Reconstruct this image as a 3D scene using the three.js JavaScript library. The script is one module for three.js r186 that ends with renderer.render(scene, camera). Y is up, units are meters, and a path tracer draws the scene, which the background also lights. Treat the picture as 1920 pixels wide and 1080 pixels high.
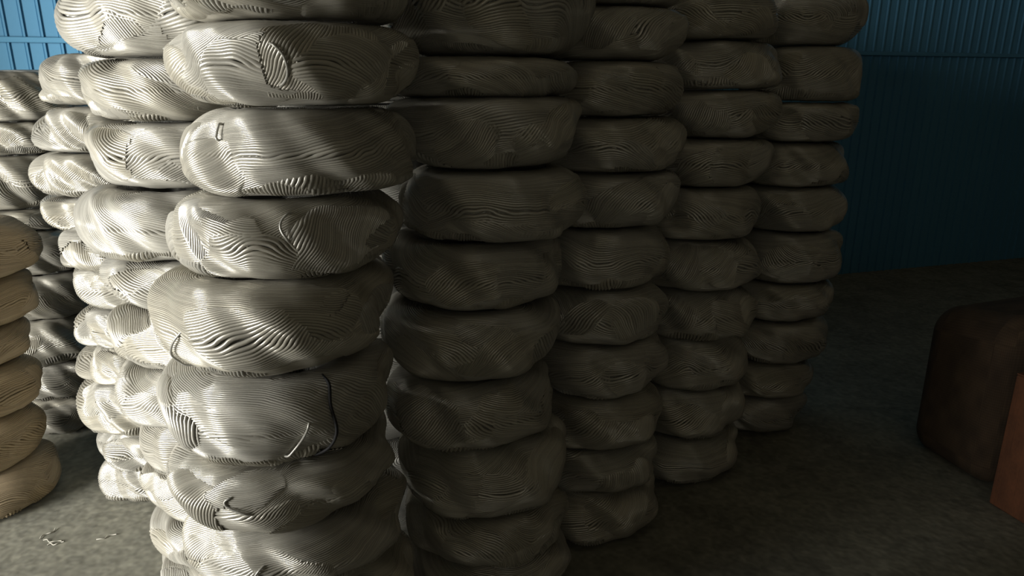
import * as THREE from 'three';
import { RoundedBoxGeometry } from 'three/addons/geometries/RoundedBoxGeometry.js';
import { mergeGeometries } from 'three/addons/utils/BufferGeometryUtils.js';
import { RectAreaLightUniformsLib } from 'three/addons/lights/RectAreaLightUniformsLib.js';

// ---------------------------------------------------------------- camera, light, exposure
const scene = new THREE.Scene();
const F = 1300, PITCH = THREE.MathUtils.degToRad(16.2), EYE = 1.5;      // focal length in pixels of the 1920 x 1080 frame
const camera = new THREE.PerspectiveCamera(2 * Math.atan(540 / F) * 180 / Math.PI, 1920 / 1080, 0.05, 60);
camera.position.set(0, EYE, 0);
camera.rotation.set(-PITCH, 0, 0);

scene.background = new THREE.Color().setRGB(0.07, 0.07, 0.068);          // overcast sky, seen only through the doorway
RectAreaLightUniformsLib.init();
const DOOR = { x: -3.2, z0: -2.7, z1: 2.3, h: 2.75 };                   // wide open warehouse door; bright daylight stands outside it
const doorLight = new THREE.RectAreaLight(new THREE.Color().setRGB(1, 0.985, 0.94), 33, 2.6, 2.7);
doorLight.position.set(-4.15, 1.36, 1.5);
doorLight.lookAt(-4.15 + 0.8, 1.33, 1.5 - 0.6);
scene.add(doorLight);
const WIN = { x0: 0.5, x1: 1.7, y0: 1.15, y1: 2.15 };                   // small dim window behind the photographer
const windowLight = new THREE.RectAreaLight(new THREE.Color().setRGB(1, 0.96, 0.86), 1.0, WIN.x1 - WIN.x0, WIN.y1 - WIN.y0);
windowLight.position.set((WIN.x0 + WIN.x1) / 2, (WIN.y0 + WIN.y1) / 2, 2.77); windowLight.lookAt((WIN.x0 + WIN.x1) / 2, (WIN.y0 + WIN.y1) / 2, -5);
scene.add(windowLight);

const renderer = new THREE.WebGLRenderer({ antialias: true });
renderer.toneMapping = THREE.LinearToneMapping;
renderer.toneMappingExposure = 1.0;
renderer.shadowMap.enabled = true;

// ---------------------------------------------------------------- helpers
function rng(seed) { let s = seed >>> 0; return () => { s = (s + 0x6D2B79F5) >>> 0; let t = s; t = Math.imul(t ^ (t >>> 15), t | 1); t ^= t + Math.imul(t ^ (t >>> 7), t | 61); return ((t ^ (t >>> 14)) >>> 0) / 4294967296; }; }
const taken = new Map();
function numbered(n) { const k = taken.get(n) ?? 0; taken.set(n, k + 1); return k ? `${n}_${String(k).padStart(3, '0')}` : n; }
function shadows(o) { o.castShadow = true; o.receiveShadow = true; return o; }
function part(name, geo, mat, parent) { const m = shadows(new THREE.Mesh(geo, mat)); m.name = name; parent.add(m); return m; }
function thing(name, label, category, pos, group) {
  const g = new THREE.Group(); g.name = numbered(name); g.position.set(...pos); g.userData = { label, category };
  if (group) g.userData.group = group; scene.add(g); return g;
}
function structure(name, label, category, obj) { obj.name = name; obj.userData = { label, category, kind: 'structure' }; scene.add(obj); return obj; }
// a pixel of the photograph gives a direction
const cp = Math.cos(PITCH), sp = Math.sin(PITCH);
function ray(px, py) { const X = (px - 960) / F, Y = (540 - py) / F; return [X, Y * cp - sp, -cp - Y * sp]; }
const azimuth = (px, py) => { const r = ray(px, py); return Math.atan2(r[0], -r[2]); };
const heightAt = (px, py, dist) => { const r = ray(px, py); return EYE + dist * r[1] / Math.hypot(r[0], r[2]); };
const onFloor = (px, py) => { const r = ray(px, py), t = -EYE / r[1]; return [r[0] * t, r[2] * t]; };

// ---------------------------------------------------------------- procedural textures
function dataTex(w, h, fn, srgb) {
  const d = new Uint8Array(w * h * 4);
  for (let j = 0; j < h; j++) for (let i = 0; i < w; i++) { const c = fn(i / w, j / h), k = (j * w + i) * 4; d[k] = c[0]; d[k + 1] = c[1]; d[k + 2] = c[2]; d[k + 3] = 255; }
  const t = new THREE.DataTexture(d, w, h); t.wrapS = t.wrapT = THREE.RepeatWrapping; t.magFilter = THREE.LinearFilter; t.minFilter = THREE.LinearMipmapLinearFilter; t.generateMipmaps = true;
  if (srgb) t.colorSpace = THREE.SRGBColorSpace; t.needsUpdate = true; return t;
}
function periodicNoise(r, n, pmax, qmax) {              // sum of periodic waves
  const w = []; for (let i = 0; i < n; i++) w.push([Math.round((r() * 2 - 1) * pmax), Math.round((r() * 2 - 1) * qmax), r() * 6.283, 0.4 + r()]);
  return (u, v) => { let s = 0; for (const [p, q, f, a] of w) s += a * Math.sin(6.28318 * (p * u + q * v) + f); return s / n; };
}
function strandBump(seed) {                             // strand ridges that follow the contours of a slowly varying field
  const r = rng(seed), n1 = periodicNoise(r, 7, 4, 1.6), n2 = periodicNoise(r, 6, 9, 3);
  return dataTex(2048, 1024, (u, v) => { const f = 84 * v + 60 * n1(u, v) + 9 * n2(u, v); const t = 2 * (f - Math.floor(f)) - 1; const h = Math.sqrt(Math.max(0, 1 - t * t)); const k = Math.round(255 * h); return [k, k, k]; });
}
const bumps = [strandBump(11), strandBump(29)];
function valueNoise(seed) {
  const p = new Float32Array(65536), r = rng(seed); for (let i = 0; i < 65536; i++) p[i] = r();
  return (x, y) => { const xi = Math.floor(x), yi = Math.floor(y), fx = x - xi, fy = y - yi, sx = fx * fx * (3 - 2 * fx), sy = fy * fy * (3 - 2 * fy); const g = (a, b) => p[((b & 255) << 8) | (a & 255)]; return (g(xi, yi) * (1 - sx) + g(xi + 1, yi) * sx) * (1 - sy) + (g(xi, yi + 1) * (1 - sx) + g(xi + 1, yi + 1) * sx) * sy; };
}
const vn = valueNoise(5);

// ---------------------------------------------------------------- materials
const cordMats = {};
function cordMats_(kind) {
  if (cordMats[kind]) return cordMats[kind];
  const c = { pale: [0.40, 0.39, 0.35], brown: [0.33, 0.265, 0.175] }[kind];
  const col = new THREE.Color().setRGB(...c);
  const rough = { pale: 0.3, brown: 0.55 }[kind], metalness = { pale: 0.3, brown: 0 }[kind];
  return cordMats[kind] = {
    body: bumps.map(b => new THREE.MeshPhysicalMaterial({ color: col, metalness, roughness: rough + 0.08, bumpMap: b, bumpScale: 0.003, specularIntensity: 1 })),
    loose: new THREE.MeshPhysicalMaterial({ color: col, metalness, roughness: rough }),
    strand: new THREE.MeshPhysicalMaterial({ color: col, metalness, roughness: rough, vertexColors: true, specularIntensity: 1, side: THREE.DoubleSide }),
  };
}
const blackCord = new THREE.MeshStandardMaterial({ color: new THREE.Color().setRGB(0.008, 0.008, 0.009), roughness: 0.7 });
const wallBump = dataTex(512, 512, (u, v) => { const k = Math.round(255 * (0.5 * vn(u * 16, v * 16) + 0.5 * vn(u * 64, v * 64))); return [k, k, k]; });
const blueSteel = [[0.072, 0.23, 0.37], [0.068, 0.22, 0.36], [0.076, 0.24, 0.38]].map(c => new THREE.MeshStandardMaterial({ color: new THREE.Color().setRGB(...c), roughness: 0.75, bumpMap: wallBump, bumpScale: 0.0006 }));
const plasterTex = dataTex(512, 512, (u, v) => { const t = 0.85 + 0.2 * (vn(u * 16, v * 16) - 0.5) + 0.14 * (vn(u * 64, v * 64) - 0.5); return [t * 126, t * 118, t * 99]; }, true);
const dustyPlaster = new THREE.MeshStandardMaterial({ map: plasterTex, roughness: 0.95 });      // rendered brick of the other walls and the roof boards
const floorTex = dataTex(1024, 1024, (u, v) => {
  const a = vn(u * 8, v * 8), b = vn(u * 32 + 3, v * 32), c = vn(u * 128, v * 128 + 7), e = vn(u * 256 + 9, v * 256);
  let t = 0.78 + 0.08 * (a - 0.5) + 0.09 * (b - 0.5) + 0.12 * (c - 0.5) + 0.14 * (e - 0.5);
  const s = vn(u * 24 + 40, v * 24 + 11) * 0.6 + vn(u * 96 + 40, v * 96 + 11) * 0.4; if (s > 0.7) t *= 0.92;      // small oily stains
  t = Math.min(1, Math.max(0, t)); return [t * 156, t * 154, t * 138];
}, true);
const floorBump = dataTex(1024, 1024, (u, v) => { const k = Math.round(255 * (0.35 * vn(u * 32, v * 32) + 0.35 * vn(u * 128, v * 128) + 0.3 * vn(u * 256, v * 256))); return [k, k, k]; });
for (const t of [floorTex, floorBump]) t.repeat.set(3, 3);
const concrete = new THREE.MeshStandardMaterial({ map: floorTex, bumpMap: floorBump, bumpScale: 0.003, roughness: 0.9 });

// ---------------------------------------------------------------- the shell of the warehouse
const ROOM = { x0: -3.2, x1: 7.2, z0: -7.2, z1: 2.8, h: 5 };
const BACK = { z: -3.78, slope: 0.3 };                                   // the back wall runs obliquely: z = BACK.z - slope * (x - x0)
const WX = ROOM.x1 - ROOM.x0, WZ = ROOM.z1 - ROOM.z0, CX = (ROOM.x0 + ROOM.x1) / 2, CZ = (ROOM.z0 + ROOM.z1) / 2;
const slab = (w, h, d, x, y, z) => { const g = new THREE.BoxGeometry(w, h, d); g.translate(x, y, z); return g; };
structure('floor', 'stained grey concrete floor under the coil stacks', 'floor', shadows(new THREE.Mesh(slab(WX + 0.4, 0.2, WZ + 0.4, CX, -0.1, CZ), concrete)));
structure('ceiling', 'dusty brown boarded roof over the warehouse', 'ceiling', shadows(new THREE.Mesh(slab(WX + 0.4, 0.15, WZ + 0.4, CX, ROOM.h + 0.075, CZ), dustyPlaster)));
structure('wall_right', 'dusty brown plaster side wall of the warehouse', 'wall', shadows(new THREE.Mesh(slab(0.2, ROOM.h, WZ, ROOM.x1 + 0.1, ROOM.h / 2, CZ), dustyPlaster)));
structure('wall_front', 'dusty brown plaster end wall with a small window', 'wall', shadows(new THREE.Mesh(mergeGeometries([
  slab(WIN.x0 - ROOM.x0 + 0.2, ROOM.h, 0.2, (WIN.x0 + ROOM.x0 - 0.2) / 2, ROOM.h / 2, ROOM.z1 + 0.1),
  slab(ROOM.x1 + 0.2 - WIN.x1, ROOM.h, 0.2, (WIN.x1 + ROOM.x1 + 0.2) / 2, ROOM.h / 2, ROOM.z1 + 0.1),
  slab(WIN.x1 - WIN.x0, WIN.y0, 0.2, (WIN.x0 + WIN.x1) / 2, WIN.y0 / 2, ROOM.z1 + 0.1),
  slab(WIN.x1 - WIN.x0, ROOM.h - WIN.y1, 0.2, (WIN.x0 + WIN.x1) / 2, (WIN.y1 + ROOM.h) / 2, ROOM.z1 + 0.1)]), dustyPlaster)));
{
  const g = new THREE.Group(), w = WIN.x1 - WIN.x0, hh = WIN.y1 - WIN.y0, m = blueSteel[1];
  for (const sx of [-1, 1]) part('window_stile', slab(0.04, hh, 0.06, sx * (w / 2 - 0.02), 0, 0), m, g);
  for (const sy of [-1, 1]) part('window_rail', slab(w - 0.08, 0.04, 0.06, 0, sy * (hh / 2 - 0.02), 0), m, g);
  part('pane', slab(w - 0.08, hh - 0.08, 0.004, 0, 0, 0), new THREE.MeshPhysicalMaterial({ transmission: 1, thickness: 0, roughness: 0.1, color: 0xffffff }), g);
  g.position.set((WIN.x0 + WIN.x1) / 2, (WIN.y0 + WIN.y1) / 2, ROOM.z1 + 0.1);
  structure('window_1', 'small dim window in the end wall', 'window', g);
}
structure('wall_left', 'dusty brown plaster wall with the open doorway', 'wall', shadows(new THREE.Mesh(mergeGeometries([
  slab(0.2, ROOM.h, DOOR.z0 - ROOM.z0, ROOM.x0 - 0.1, ROOM.h / 2, (DOOR.z0 + ROOM.z0) / 2),
  slab(0.2, ROOM.h, ROOM.z1 - DOOR.z1, ROOM.x0 - 0.1, ROOM.h / 2, (DOOR.z1 + ROOM.z1) / 2),
  slab(0.2, ROOM.h - DOOR.h, DOOR.z1 - DOOR.z0, ROOM.x0 - 0.1, (ROOM.h + DOOR.h) / 2, (DOOR.z0 + DOOR.z1) / 2)]), dustyPlaster)));
{ // back wall: slab faced with ribbed blue steel sheets in two courses, a lap rail between them
  const w = new THREE.Group();
  const LW = WX * Math.hypot(1, BACK.slope);
  part('wall_core', slab(LW + 0.4, ROOM.h, 0.2, 0, ROOM.h / 2, -0.13), blueSteel[1], w);
  const pitch = 0.085, ribs = 10, sheetW = pitch * ribs, lapY = heightAt(60, 76, Math.hypot(3.9, 2.8));
  const s = new THREE.Shape(); s.moveTo(0, 0);
  for (let i = 0; i < ribs; i++) { const a = i * pitch; s.lineTo(a + 0.002, 0.0); s.lineTo(a + 0.007, 0.013); s.lineTo(a + 0.016, 0.013); s.lineTo(a + 0.021, 0.001); s.lineTo(a + pitch - 0.002, 0.003); }
  s.lineTo(sheetW - 0.003, 0); s.lineTo(sheetW - 0.003, -0.004); s.lineTo(0, -0.004);
  const sheet = (hh) => { const g = new THREE.ExtrudeGeometry(s, { depth: hh, bevelEnabled: false }); g.rotateX(-Math.PI / 2); g.scale(1, 1, -1); const idx = g.index; if (idx) { for (let i = 0; i < idx.count; i += 3) { const a = idx.getX(i); idx.setX(i, idx.getX(i + 2)); idx.setX(i + 2, a); } } else { const p = g.attributes.position; for (let i = 0; i < p.count; i += 3) for (const at of Object.values(g.attributes)) for (let k = 0; k < at.itemSize; k++) { const q = at.array[i * at.itemSize + k]; at.array[i * at.itemSize + k] = at.array[(i + 2) * at.itemSize + k]; at.array[(i + 2) * at.itemSize + k] = q; } } g.computeVertexNormals(); return g; };
  const lower = sheet(lapY), upper = sheet(ROOM.h - lapY);
  let k = 0;
  for (let x = -LW / 2; x < LW / 2 - 0.05; x += sheetW, k++) {
    part('steel_sheet', lower, blueSteel[k % 3], w).position.set(x, 0, -0.02);
    const u = part('steel_sheet', upper, blueSteel[(k + 1) % 3], w); u.position.set(x, lapY, -0.014);
  }
  part('lap_rail', new RoundedBoxGeometry(LW, 0.03, 0.02, 2, 0.006).translate(0, lapY, 0.004), blueSteel[2], w);
  w.position.set(CX, 0, BACK.z - BACK.slope * WX / 2); w.rotation.y = Math.atan(BACK.slope);
  structure('wall_back', 'blue ribbed steel sheet wall behind the stacks', 'wall', w);
}
{ // frame of the open door
  const g = new THREE.Group(), m = blueSteel[0];
  part('jamb', slab(0.26, DOOR.h, 0.08, 0, DOOR.h / 2, DOOR.z0 - 0.04), m, g);
  part('jamb', slab(0.26, DOOR.h, 0.08, 0, DOOR.h / 2, DOOR.z1 + 0.04), m, g);
  part('lintel', slab(0.26, 0.08, DOOR.z1 - DOOR.z0 + 0.16, 0, DOOR.h + 0.04, (DOOR.z0 + DOOR.z1) / 2), m, g);
  g.position.set(ROOM.x0 - 0.1, 0, 0);
  structure('door_1', 'blue steel frame of the open warehouse door', 'door', g);
}

// ---------------------------------------------------------------- cord coils
function coilSurface(R, h, seed, mess = 1) {
  const r = rng(seed), hole = R * (0.34 + 0.06 * r()), ph = [r() * 6.28, r() * 6.28, r() * 6.28, r() * 6.28, r() * 6.28], e = 0.74 + 0.1 * r();
  const lean = (r() - 0.5) * 0.5, vshift = (r() - 0.5) * 0.3;
  const a0 = (R - hole) / 2;
  return (u, v, off, out) => {
    const cv = Math.cos(v), sv = Math.sin(v);
    const plan = 1 + 0.018 * Math.sin(2 * u + ph[0]) + 0.014 * Math.sin(3 * u + ph[1]) + 0.008 * Math.sin(7 * u + ph[4] + 2 * v);
    const lump = mess * 0.006 * Math.sin(4 * u + 1.5 * Math.sin(v + vshift) * 2 + ph[2]) + mess * 0.0035 * Math.sin(9 * u + 3 * sv + ph[3]) + (mess - 1) * 0.004 * Math.sin(15 * u + 5 * sv + ph[0]);
    const a = a0 + lump + off, b = h / 2 + (lump * 0.3 + off) * (0.08 + 0.92 * Math.abs(cv)) - 0.006;
    const x = Math.sign(cv) * Math.pow(Math.abs(cv), e) * a, y = Math.sign(sv) * Math.pow(Math.abs(sv), e) * b * (1 - 0.05 * (1 + Math.sin(2 * u + ph[1])) * (cv > 0 ? cv : 0));
    const rad = ((R + hole) / 2) * plan + x + lean * 0.06 * sv * (cv + 1);
    out[0] = rad * Math.sin(u); out[1] = h / 2 + y; out[2] = rad * Math.cos(u); return out;
  };
}
function coilBody(S, nu, nv) {
  const pos = new Float32Array((nu + 1) * (nv + 1) * 3), uv = new Float32Array((nu + 1) * (nv + 1) * 2), nor = new Float32Array(pos.length), idx = [], o = [0, 0, 0], p = [0, 0, 0], q = [0, 0, 0];
  for (let j = 0; j <= nv; j++) for (let i = 0; i <= nu; i++) {
    const u = (i % nu) / nu * 6.283185, v = (j % nv) / nv * 6.283185 + Math.PI, k = j * (nu + 1) + i;
    S(u, v, -0.001, o); pos.set(o, k * 3); uv[k * 2] = i / nu; uv[k * 2 + 1] = j / nv;
    const d = 0.012, x = S(u + d, v, 0, p).slice(), x2 = S(u - d, v, 0, p).slice(), y = S(u, v + d * 3, 0, q).slice(), y2 = S(u, v - d * 3, 0, q).slice();
    const ax = x[0] - x2[0], ay = x[1] - x2[1], az = x[2] - x2[2], bx = y[0] - y2[0], by = y[1] - y2[1], bz = y[2] - y2[2];
    let nx = ay * bz - az * by, ny = az * bx - ax * bz, nz = ax * by - ay * bx; const l = Math.hypot(nx, ny, nz) || 1; nor[k * 3] = nx / l; nor[k * 3 + 1] = ny / l; nor[k * 3 + 2] = nz / l;
    if (i < nu && j < nv) idx.push(k, k + 1, k + nu + 2, k, k + nu + 2, k + nu + 1);
  }
  const g = new THREE.BufferGeometry(); g.setAttribute('position', new THREE.BufferAttribute(pos, 3)); g.setAttribute('normal', new THREE.BufferAttribute(nor, 3)); g.setAttribute('uv', new THREE.BufferAttribute(uv, 2)); g.setIndex(idx); return g;
}
// strands: half-round cords laid on the coil along the contour lines of smooth fields, in lobes that lie over one another
function frameAt(S, u, v, off) {
  const p = S(u, v, off, [0, 0, 0]), q = S(u, v, off + 0.01, [0, 0, 0]), n = [q[0] - p[0], q[1] - p[1], q[2] - p[2]];
  const a = S(u + 0.01, v, off, [0, 0, 0]), b = S(u, v + 0.02, off, [0, 0, 0]);
  const du = [a[0] - p[0], a[1] - p[1], a[2] - p[2]], dv = [b[0] - p[0], b[1] - p[1], b[2] - p[2]];
  let nn = [du[1] * dv[2] - du[2] * dv[1], du[2] * dv[0] - du[0] * dv[2], du[0] * dv[1] - du[1] * dv[0]]; let l = Math.hypot(...nn);
  if (l < 1e-9) { nn = n; l = Math.hypot(...n) || 1; }
  const lu = Math.hypot(...du) || 1, lv = Math.hypot(...dv) || 1;
  return { p, n: nn.map(c => c / l), eu: du.map(c => c / lu), ev: dv.map(c => c / lv), su: lu / 0.01, sv: lv / 0.02 };
}
const PROFILES = { 3: [-1, 0, 1], 5: [-1, -0.62, 0, 0.62, 1] };
function windStrands(S, R, h, seed, face, o) {
  const r = rng(seed * 7 + 3), perV = (R * 0.62 + h) / Math.PI, prof = PROFILES[o.sides];
  const noise = (k, sc) => (x, y) => vn(x / sc + 17.3 * k + seed * 3.7, y / sc + 9.1 * k + 60) * 2 - 1;
  const spreadM = o.spread * R, V = 1.72, lobes = [];
  const baseTh = (r() - 0.5) * 0.9 + Math.PI / 2, base = { pitch: o.pitch, th: baseTh, k: (r() - 0.5) * 5, amp: 0.028 + 0.02 * r(), sc: 0.13 + 0.08 * r(), mask: () => 0.05, lift: 0.002, hump: 0.001, c: [0, 0] };
  lobes.push(base);
  for (let i = 0; i < o.lobes; i++) {
    const cx = ((i + 0.15 + 0.7 * r()) / o.lobes * 2 - 1) * spreadM * 0.95, low = r() < 0.35, cy = low ? -perV * (0.75 + 0.3 * r()) : (r() - 0.5) * perV * 1.5;
    const rx = low ? 0.09 + 0.1 * r() : 0.09 + 0.1 * r(), ry = low ? 0.025 + 0.02 * r() : 0.045 + 0.06 * r(), rot = low ? 0 : (r() - 0.5) * 1.6, cr = Math.cos(rot), sr = Math.sin(rot), nz = noise(i + 5, 0.05);
    lobes.push({
      pitch: o.pitch * (low ? 1.15 + 0.6 * r() : 0.9 + 0.35 * r()), th: low ? (r() - 0.5) * 0.5 : baseTh + (r() - 0.5) * 1.9, k: (r() - 0.5) * (low ? 6 : 22), amp: 0.006 + 0.012 * r(), sc: 0.07 + 0.06 * r(),
      mask: (x, y) => { const dx = x - cx, dy = y - cy, X = (dx * cr + dy * sr) / rx, Y = (-dx * sr + dy * cr) / ry; return (1 - Math.hypot(X, Y)) * Math.min(rx, ry) * 1.1 + 0.02 * nz(x, y); },
      lift: 0.002, hump: 0.001 + 0.005 * r(), c: [cx, cy],
    });
  }
  const step = o.step, nu = Math.ceil(2 * spreadM / step), nv = Math.ceil(2 * V * perV / step), pos = [], nor = [], col = [], idx = [];
  const smooth = t => { t = Math.max(0, Math.min(1, t)); return t * t * (3 - 2 * t); };
  lobes.forEach((L, li) => {
    const nz = noise(li + 40, L.sc), n2 = noise(li + 70, 0.03), ct = Math.cos(L.th), st = Math.sin(L.th), tint = r();
    const field = (x, y) => { const dx = x - L.c[0], dy = y - L.c[1], a = dx * ct + dy * st, b = -dx * st + dy * ct; return (a + 0.5 * L.k * b * b / (1 + 4 * Math.abs(L.k) * 0.02 * Math.abs(b) * 8) + L.amp * nz(x, y) + 0.0022 * n2(x, y)) / L.pitch; };
    const X = i => -spreadM + i * step, Y = j => -V * perV + j * step;
    const f = new Float32Array((nu + 1) * (nv + 1)), keep = new Uint8Array(f.length);
    for (let j = 0; j <= nv; j++) for (let i = 0; i <= nu; i++) {
      const k = j * (nu + 1) + i, x = X(i), y = Y(j); f[k] = field(x, y);
      let ok = L.mask(x, y) > -0.006; if (ok) for (let m = li + 1; m < lobes.length; m++) if (lobes[m].mask(x, y) > 0.028) { ok = false; break; }
      keep[k] = ok ? 1 : 0;
    }
    const cache = new Map();
    const vert = (x, y, lev) => {
      const m = L.mask(x, y), lift = li === 0 ? L.lift : -0.008 + (0.010 + L.hump) * smooth((m + 0.006) / 0.026);
      const u = face + x / R, v = y / perV, F0 = frameAt(S, u, v, lift);
      const e = 0.002, gx = (field(x + e, y) - field(x - e, y)) / (2 * e), gy = (field(x, y + e) - field(x, y - e)) / (2 * e);
      const ax = gx * R / F0.su, ay = gy * perV / F0.sv;                    // gradient per metre on the real surface
      const gl = Math.hypot(ax, ay) || 1; const s = [0, 1, 2].map(k => (F0.eu[k] * ax + F0.ev[k] * ay) / gl), rad = Math.max(0.0016, Math.min(0.005, 0.54 / gl));
      const hsh = Math.sin(lev * 12.9898 + seed * 7.1 + li * 3.3) * 43758.5453, q = hsh - Math.floor(hsh), t = 0.84 + 0.26 * q, tn = [t, t * (0.99 - 0.025 * tint), t * (0.975 - 0.09 * tint)], b0 = pos.length / 3;
      for (const d of prof) {
        const up = Math.sqrt(1 - d * d) * 1.25 - 0.35, un = Math.sqrt(1 - d * d * 0.93), sd = d * 0.96, l = Math.hypot(sd, un);
        for (let k = 0; k < 3; k++) { pos.push(F0.p[k] + (s[k] * d + F0.n[k] * up) * rad); nor.push((s[k] * sd + F0.n[k] * un) / l); }
        col.push(...tn);
      }
      return b0;
    };
    const edge = (i0, j0, i1, j1, lev) => {
      const key = ((j0 * (nu + 1) + i0) * 2 + (j1 > j0 ? 1 : 0)) * 4096 + (lev + 2048); let c = cache.get(key); if (c !== undefined) return c;
      const a = f[j0 * (nu + 1) + i0], b = f[j1 * (nu + 1) + i1], t = (lev - a) / (b - a); c = vert(X(i0) + (X(i1) - X(i0)) * t, Y(j0) + (Y(j1) - Y(j0)) * t, lev); cache.set(key, c); return c;
    };
    for (let j = 0; j < nv; j++) for (let i = 0; i < nu; i++) {
      const k = j * (nu + 1) + i; if (!(keep[k] && keep[k + 1] && keep[k + nu + 1] && keep[k + nu + 2])) continue;
      const a = f[k], b = f[k + 1], c = f[k + nu + 2], d = f[k + nu + 1], lo = Math.min(a, b, c, d), hi = Math.max(a, b, c, d);
      for (let lev = Math.ceil(lo); lev <= hi; lev++) {
        const A = a >= lev, B = b >= lev, C = c >= lev, Dd = d >= lev, pts = [];
        if (A !== B) pts.push(edge(i, j, i + 1, j, lev));
        if (B !== C) pts.push(edge(i + 1, j, i + 1, j + 1, lev));
        if (C !== Dd) pts.push(edge(i, j + 1, i + 1, j + 1, lev));
        if (Dd !== A) pts.push(edge(i, j, i, j + 1, lev));
        for (let q = 0; q + 1 < pts.length; q += 2) {
          let p0 = pts[q], p1 = pts[q + 1]; const m = prof.length >> 1, w = prof.length - 1;
          for (let e = 0; e < w; e++) {
            // orientation: keep the geometric face on the side of the stored normal
            const v0 = (p0 + e) * 3, v1 = (p0 + e + 1) * 3, v2 = (p1 + e) * 3, nn = (p0 + m) * 3;
            const ax = pos[v1] - pos[v0], ay = pos[v1 + 1] - pos[v0 + 1], az = pos[v1 + 2] - pos[v0 + 2], bx = pos[v2] - pos[v0], by = pos[v2 + 1] - pos[v0 + 1], bz = pos[v2 + 2] - pos[v0 + 2];
            const ex = (nor[v0] + nor[v1]), ey = (nor[v0 + 1] + nor[v1 + 1]), ez = (nor[v0 + 2] + nor[v1 + 2]);
            const sg = (ay * bz - az * by) * ex + (az * bx - ax * bz) * ey + (ax * by - ay * bx) * ez;
            if (sg > 0) idx.push(p0 + e, p0 + e + 1, p1 + e, p0 + e + 1, p1 + e + 1, p1 + e); else idx.push(p0 + e, p1 + e, p0 + e + 1, p0 + e + 1, p1 + e, p1 + e + 1);
          }
        }
      }
    }
  });
  const g = new THREE.BufferGeometry(); g.setAttribute('position', new THREE.Float32BufferAttribute(pos, 3)); g.setAttribute('normal', new THREE.Float32BufferAttribute(nor, 3)); g.setAttribute('color', new THREE.Float32BufferAttribute(col, 3)); g.setIndex(idx); return g;
}
function tubeOnCoil(S, path, rad) {
  const o = [0, 0, 0], c = new THREE.CatmullRomCurve3(path.map(([u, v, f]) => new THREE.Vector3(...S(u, v, f, o))));
  return new THREE.TubeGeometry(c, 40, rad, 6, false);
}
const ordinal = ['bottom', 'second', 'third', 'fourth', 'fifth', 'sixth', 'seventh', 'eighth', 'ninth', 'tenth', 'eleventh', 'twelfth', 'thirteenth', 'fourteenth', 'fifteenth'];
let coilSeed = 100;
function makeCoil({ R, h, x, y, z, kind, detail, label, group, tilt = [0, 0], tie, mess = 1 }) {
  const seed = coilSeed++, face = Math.atan2(-x, -z), r = rng(seed * 13);
  const g = thing('cord_coil', label, 'coil', [x, y, z], group), S = coilSurface(R - 0.006 * mess, h, seed, mess), M = cordMats_(kind);
  g.rotation.set(tilt[0], 0, tilt[1]);
  const D = { high: [128, 56, { spread: 2.0, lobes: 12, step: 0.0075, sides: 5, pitch: 0.0056 }], mid: [112, 48, { spread: 1.9, lobes: 8, step: 0.0095, sides: 3, pitch: 0.0062 }], low: [80, 36, { spread: 1.6, lobes: 5, step: 0.012, sides: 3, pitch: 0.007 }], none: [64, 28, null] }[detail];
  part('winding', coilBody(S, D[0], D[1]), M.body[seed % 2], g).rotation.y = 0;
  if (D[2]) { const s = part('outer_strands', windStrands(S, R, h, seed, face, D[2]), M.strand, g); s.userData.kind = 'stuff'; }
  if (detail === 'high') for (let i = 0; i < 1; i++) {          // slack strands lying across the winding
    const u0 = face + (r() - 0.6) * 1.8, v0 = (r() - 0.5) * 0.9, du = (r() - 0.5) * 0.5, dv = 0.5 + 0.6 * r(), b = (r() - 0.5) * 0.35, pts = [];
    for (let q = 0; q <= 6; q++) { const t = q / 6; pts.push([u0 + du * t + b * Math.sin(t * 3.14), v0 + dv * (0.5 - t), q === 0 || q === 6 ? -0.004 : 0.011]); }
    part('loose_strand', tubeOnCoil(S, pts, 0.0026), M.loose, g);
  }
  if (tie) { const t = part('tie_cord', tubeOnCoil(S, [-1.4, -1.0, -0.5, 0, 0.5, 1.0, 1.4].map((v, i) => [face + tie + 0.05 * v - 0.03 * Math.sin(i * 2), v, i === 0 || i === 6 ? 0 : 0.012]), 0.0035), blackCord, g); t.userData.label = 'thin black cord tied round the coil'; }
  return g;
}
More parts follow.
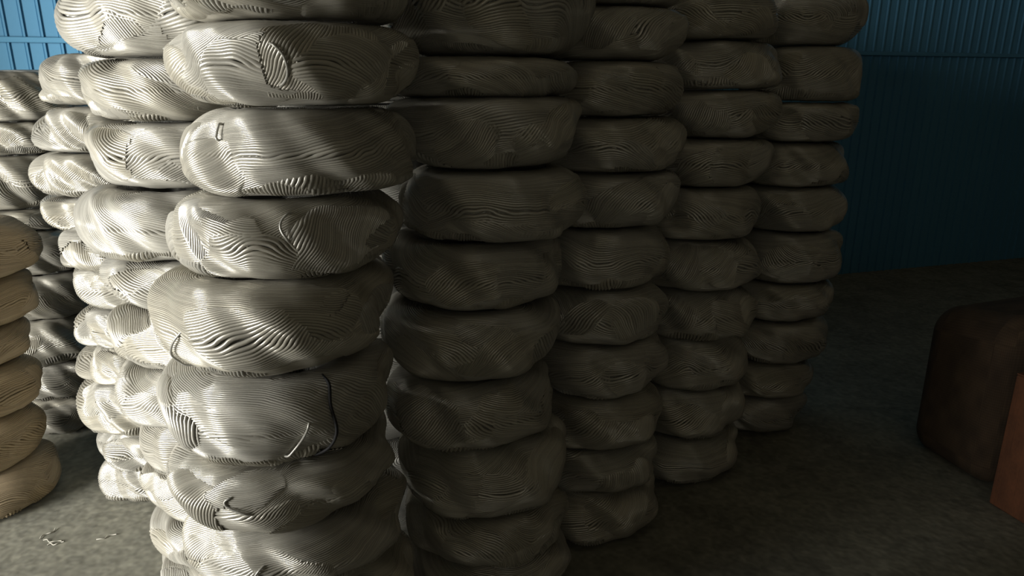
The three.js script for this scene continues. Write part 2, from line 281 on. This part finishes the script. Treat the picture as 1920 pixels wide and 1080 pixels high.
// a stack: pixel rows where one coil meets the next (at column px), the coils' left or right outline, distance of the axis
function stack(o) {
  const { px, rows, d, R, kind = 'pale', detail = 'low', group, text, top = 2.35, label } = o;
  const df = o.front ?? d - 0.87 * R; let lv = rows.map(y => heightAt(px, y, df));      // heights from top to bottom
  if (o.grounded) lv[lv.length - 1] = 0;
  const centre = (i) => {
    const ym = (rows[i] + rows[i + 1]) / 2;
    if (o.left && o.right) { const a = azimuth(o.left[i], ym), b = azimuth(o.right[i], ym); return [(a + b) / 2, d * Math.sin((b - a) / 2)]; }
    if (o.right) return [azimuth(o.right[i], ym) - Math.asin(R / d), R];
    return [azimuth(o.left[i], ym) + Math.asin(R / d), R];
  };
  const list = []; const rr = rng(Math.round(px * 31 + d * 100));
  for (let i = 0; i < rows.length - 1; i++) { const [a, rad] = centre(i); list.push({ y0: lv[i + 1], y1: lv[i], a, R: rad, row: i }); }
  const first = list[0], last = list[list.length - 1];
  if (last.y0 > 0.02) { const n = Math.max(1, Math.round(last.y0 / 0.175)), hh = last.y0 / n; for (let k = 0; k < n; k++) list.push({ y0: last.y0 - (k + 1) * hh, y1: last.y0 - k * hh, a: last.a + (rr() - 0.5) * 0.01, R: last.R, row: -1 }); }
  let yt = first.y1; while (yt < top - 0.08) { list.unshift({ y0: yt, y1: yt + 0.17, a: first.a + (rr() - 0.5) * 0.015, R: first.R, row: -2 }); yt += 0.17; }
  const N = list.length;
  list.forEach((c, i) => {
    const k = N - 1 - i, hid = c.row === -2;
    makeCoil({ R: c.R, h: c.y1 - c.y0 + (o.snugRow === c.row ? 0.008 : 0), x: d * Math.sin(c.a), y: c.y0, z: -d * Math.cos(c.a), kind, detail: hid && c.y0 > 2.0 ? 'none' : detail, group, mess: o.mess, label: (label ? label(k, c.row, N) : `${text[0]} cord coil, ${ordinal[k]} from the floor in ${text[1]}`), tie: o.tie && o.tie[0] === c.row ? o.tie[1] : 0, tilt: c.y0 < 0.01 ? [0, 0] : [(rr() - 0.5) * 0.012, (rr() - 0.5) * 0.012] });
  });
}
// the bright stack in front
stack({ px: 530, rows: [-110, 32, 203, 376, 532, 718, 886, 1003, 1112], d: 1.6, R: 0.242, top: 1.95, mess: 1.5, detail: 'high', group: 'coils of the bright stack with the black tie', tie: [5, 0.36],
  left: [298, 325, 340, 315, 300, 312, 325, 362], right: [762, 778, 778, 750, 740, 738, 742, 768],
  label: (k, row, N) => { const tieK = N - 1 - (N - 1 - k); const n = k - 3; return n === 0 ? 'glossy pale cord coil tied round with a thin black cord' : n > 0 ? `glossy pale cord coil, ${n === 1 ? 'directly' : ordinal[n - 1]} above the black-tied coil in its stack` : `glossy pale cord coil, ${n === -1 ? 'directly' : ordinal[-n - 1]} below the black-tied coil in its stack`; } });
// shaded stacks of the same row, one behind the other
stack({ px: 900, rows: [-90, 103, 187, 325, 463, 592, 733, 850, 985, 1068], d: 1.86, R: 0.244, top: 1.95, mess: 1.4, snugRow: 2, kind: 'pale', detail: 'mid', group: 'coils of the shaded stack beside the black-tied one', text: ['shaded', 'the stack right beside the black-tied one'],
  right: [1098, 1075, 1086, 1096, 1053, 1046, 1040, 1060, 1058] });
stack({ px: 1150, rows: [-95, 5, 112, 222, 330, 440, 555, 660, 765, 862, 940, 1045], d: 2.23, R: 0.24, front: 2.0, mess: 1.4, top: 1.7, grounded: true, kind: 'pale', detail: 'low', group: 'coils of the second shaded stack', text: ['shaded', 'the second dark stack from the black-tied one'],
  right: [1276, 1280, 1280, 1280, 1268, 1252, 1246, 1245, 1238, 1230, 1228] });
stack({ px: 1340, rows: [-30, 72, 168, 262, 357, 458, 553, 645, 742, 840, 925], d: 2.67, R: 0.24, front: 2.46, mess: 1.4, top: 1.7, grounded: true, kind: 'pale', detail: 'low', group: 'coils of the third shaded stack', text: ['shaded', 'the third dark stack from the black-tied one'],
  right: [1458, 1465, 1460, 1442, 1427, 1420, 1415, 1400, 1390, 1380] });
stack({ px: 1510, rows: [-20, 84, 192, 269, 355, 442, 541, 616, 698, 764, 838], d: 3.19, R: 0.24, front: 2.98, mess: 1.4, top: 1.7, grounded: true, kind: 'pale', detail: 'low', group: 'coils of the end stack of the dark row', text: ['dim', 'the end stack of the dark row'],
  right: [1620, 1622, 1612, 1590, 1586, 1578, 1560, 1550, 1522, 1502] });
// lit stacks behind the bright one
stack({ px: 250, rows: [-60, 105, 232, 365, 505, 605, 725, 835, 945, 1045], d: 2.1, R: 0.243, mess: 1.8, detail: 'mid', group: 'coils of the lit stack touching the black-tied one', text: ['pale', 'the lit stack just behind the black-tied one'],
  left: [112, 145, 160, 150, 200, 207, 222, 266, 290] });
stack({ px: 180, rows: [96, 200, 290, 375, 440, 520, 600, 675, 745, 850, 912, 982], d: 2.83, R: 0.24, front: 2.62, grounded: true, top: 1.5, mess: 2.6, detail: 'mid', group: 'coils of the uneven lit stack by the brown one', text: ['pale', 'the uneven lit stack beside the brown one'],
  left: [70, 66, 66, 80, 110, 146, 150, 156, 160, 190, 202] });
stack({ px: 50, rows: [132, 228, 292, 395, 440, 525, 612, 700], d: 3.65, R: 0.23, top: 1.5, mess: 2.6, detail: 'low', group: 'coils of the stack behind the brown one', text: ['pale', 'the stack right behind the brown one'],
  right: [150, 158, 146, 150, 200, 206, 212] });
stack({ px: 60, rows: [128, 190, 260, 330], d: 4.25, R: 0.22, top: 1.5, detail: 'none', kind: 'pale', group: 'coils of the stack against the blue wall', text: ['pale', 'the stack against the blue wall'],
  right: [180, 185, 190] });
stack({ px: 30, rows: [420, 522, 615, 690, 780, 880, 983], d: 3.05, R: 0.26, front: 2.85, grounded: true, top: 1, kind: 'brown', detail: 'low', group: 'coils of the low brown stack', text: ['brown', 'the low brown stack'],
  right: [80, 72, 66, 85, 90, 130] });
// stacks of the row behind, seen only through the narrow gaps
for (const [x, z, word] of [[-0.46, -2.25, 'first stack of the hidden second row'], [0.14, -2.74, 'second stack of the hidden second row'], [0.62, -3.12, 'third stack of the hidden second row'],
  [-0.85, -2.66, 'first stack of the hidden third row'], [-0.37, -2.79, 'second stack of the hidden third row'], [0.12, -3.28, 'third stack of the hidden third row'], [-1.05, -3.2, 'first stack of the hidden last row'], [-0.46, -3.32, 'second stack of the hidden last row']]) {
  const n = 11, hh = 2.0 / n; for (let k = 0; k < n; k++) makeCoil({ R: 0.245, h: hh, x, y: k * hh, z, kind: 'pale', detail: 'none', label: `shaded cord coil, ${ordinal[k]} from the floor in the ${word}`, group: 'coils of the hidden back row' });
}
// tall stacks beside the photographer: they keep the door's light off the right half of the view
for (const [x, z, top, word] of [[-1.0, -0.66, 2.2, 'next the lit row'], [-1.02, -0.16, 2.2, 'mid near row'], [-0.98, 0.34, 2.2, 'ending the near row']]) {
  const n = 12, hh = top / n; for (let k = 0; k < n; k++) makeCoil({ R: 0.245, h: hh, x, y: k * hh, z, kind: 'pale', detail: 'none', label: `cord coil, ${ordinal[k]} from the floor in the stack ${word}`, group: 'coils of the near row by the door' });
}

// ---------------------------------------------------------------- brown bale and carton on the right
const cardTex = dataTex(512, 512, (u, v) => { const t = 0.86 + 0.1 * (vn(u * 200, v * 6) - 0.5) + 0.16 * (vn(u * 9, v * 9) - 0.5) + 0.08 * (vn(u * 60, v * 60) - 0.5); return [t * 120, t * 84, t * 58]; }, true);
const sackTex = dataTex(512, 512, (u, v) => { const w = 0.5 + 0.25 * Math.sin(u * 6.283 * 60) + 0.25 * Math.sin(v * 6.283 * 60); const t = 0.7 + 0.14 * w + 0.25 * (vn(u * 10, v * 10) - 0.5); return [t * 92, t * 74, t * 55]; }, true);
{
  const [bx, bz] = onFloor(1850, 925), [cx, cz] = onFloor(1690, 828), ang = Math.atan2(cx - bx, cz - bz);   // near corner, far corner of the side that shows
  const L = Math.hypot(cx - bx, cz - bz), Wd = 0.7, Hh = 0.69;
  const g = thing('wrapped_bale', 'large dark brown wrapped bale with slumped edges on the floor by the wall', 'bale', [0, 0, 0]);
  const geo = new RoundedBoxGeometry(Wd, Hh, L, 12, 0.09), p = geo.attributes.position;
  for (let i = 0; i < p.count; i++) { const x = p.getX(i), y = p.getY(i), z = p.getZ(i); const b = 0.02 * Math.sin(7 * x + 5 * z) + 0.018 * Math.sin(11 * y + 3 * z + 1); p.setX(i, x * (1 + b * 1.5)); p.setZ(i, z * (1 + b)); p.setY(i, y + (y > 0 ? 0.03 * Math.sin(5 * x + 2) - 0.1 * Math.max(0, z / L + 0.1) : 0)); }
  geo.translate(0, Hh / 2, 0); geo.computeVertexNormals();
  part('wrapping', geo, new THREE.MeshStandardMaterial({ map: sackTex, roughness: 0.95 }), g);
  const dx = Math.sin(ang), dz = Math.cos(ang), nx = -dz, nz = dx;      // along the side, and away from the aisle
  const s = nx > 0 ? 1 : -1; g.position.set((bx + cx) / 2 + s * nx * Wd / 2, 0, (bz + cz) / 2 + s * nz * Wd / 2); g.rotation.y = ang;
  const k = thing('cardboard_box', 'reddish brown cardboard box in front of the wrapped bale', 'box', [0, 0, 0]);
  const cm = new THREE.MeshStandardMaterial({ map: cardTex, roughness: 0.85, color: new THREE.Color().setRGB(1, 0.78, 0.66) }), bw = 0.5, bh = 0.52, bd = 0.3;
  part('carton', new RoundedBoxGeometry(bw, bh, bd, 3, 0.008).translate(0, bh / 2, 0), cm, k);
  part('flap', new RoundedBoxGeometry(bw - 0.004, 0.006, bd / 2 - 0.002, 1, 0.002).translate(0, bh + 0.003, -bd / 4), cm, k);
  part('flap', new RoundedBoxGeometry(bw - 0.004, 0.006, bd / 2 - 0.002, 1, 0.002).translate(0, bh + 0.003, bd / 4), cm, k);
  part('tape', new RoundedBoxGeometry(bw, 0.002, 0.05, 1, 0.0008).translate(0, bh + 0.007, 0), new THREE.MeshStandardMaterial({ color: 0x8a6a42, roughness: 0.35 }), k);
  const o = s * (bw / 2 - 0.05), e = -(bd / 2 + 0.05); k.position.set(bx + nx * o + dx * e, 0, bz + nz * o + dz * e); k.rotation.y = ang;
}
// ---------------------------------------------------------------- scraps of cord on the floor
{
  const r = rng(77), M = new THREE.MeshStandardMaterial({ color: new THREE.Color().setRGB(0.36, 0.345, 0.29), roughness: 0.6 });
  for (const [px, py, a, l] of [[90, 1002, 1.1, 0.06], [98, 1016, -0.1, 0.07], [104, 1021, 0.3, 0.05], [200, 1008, 0.6, 0.06]]) {
    const [x, z] = onFloor(px, py), pts = []; for (let i = 0; i <= 5; i++) { const t = i / 5 - 0.5; pts.push(new THREE.Vector3(t * l, 0.0019 + 0.003 * (i % 2), 0.006 * Math.sin(i * 1.7 + px))); }
    const m = shadows(new THREE.Mesh(new THREE.TubeGeometry(new THREE.CatmullRomCurve3(pts), 14, 0.0019, 6, false), M));
    m.name = numbered('cord_scrap'); m.position.set(x, 0, z); m.rotation.y = a; m.userData = { label: 'short pale cord scrap lying on the concrete floor', category: 'scrap', group: 'cord scraps on the floor' }; scene.add(m);
  }
}
renderer.render(scene, camera);
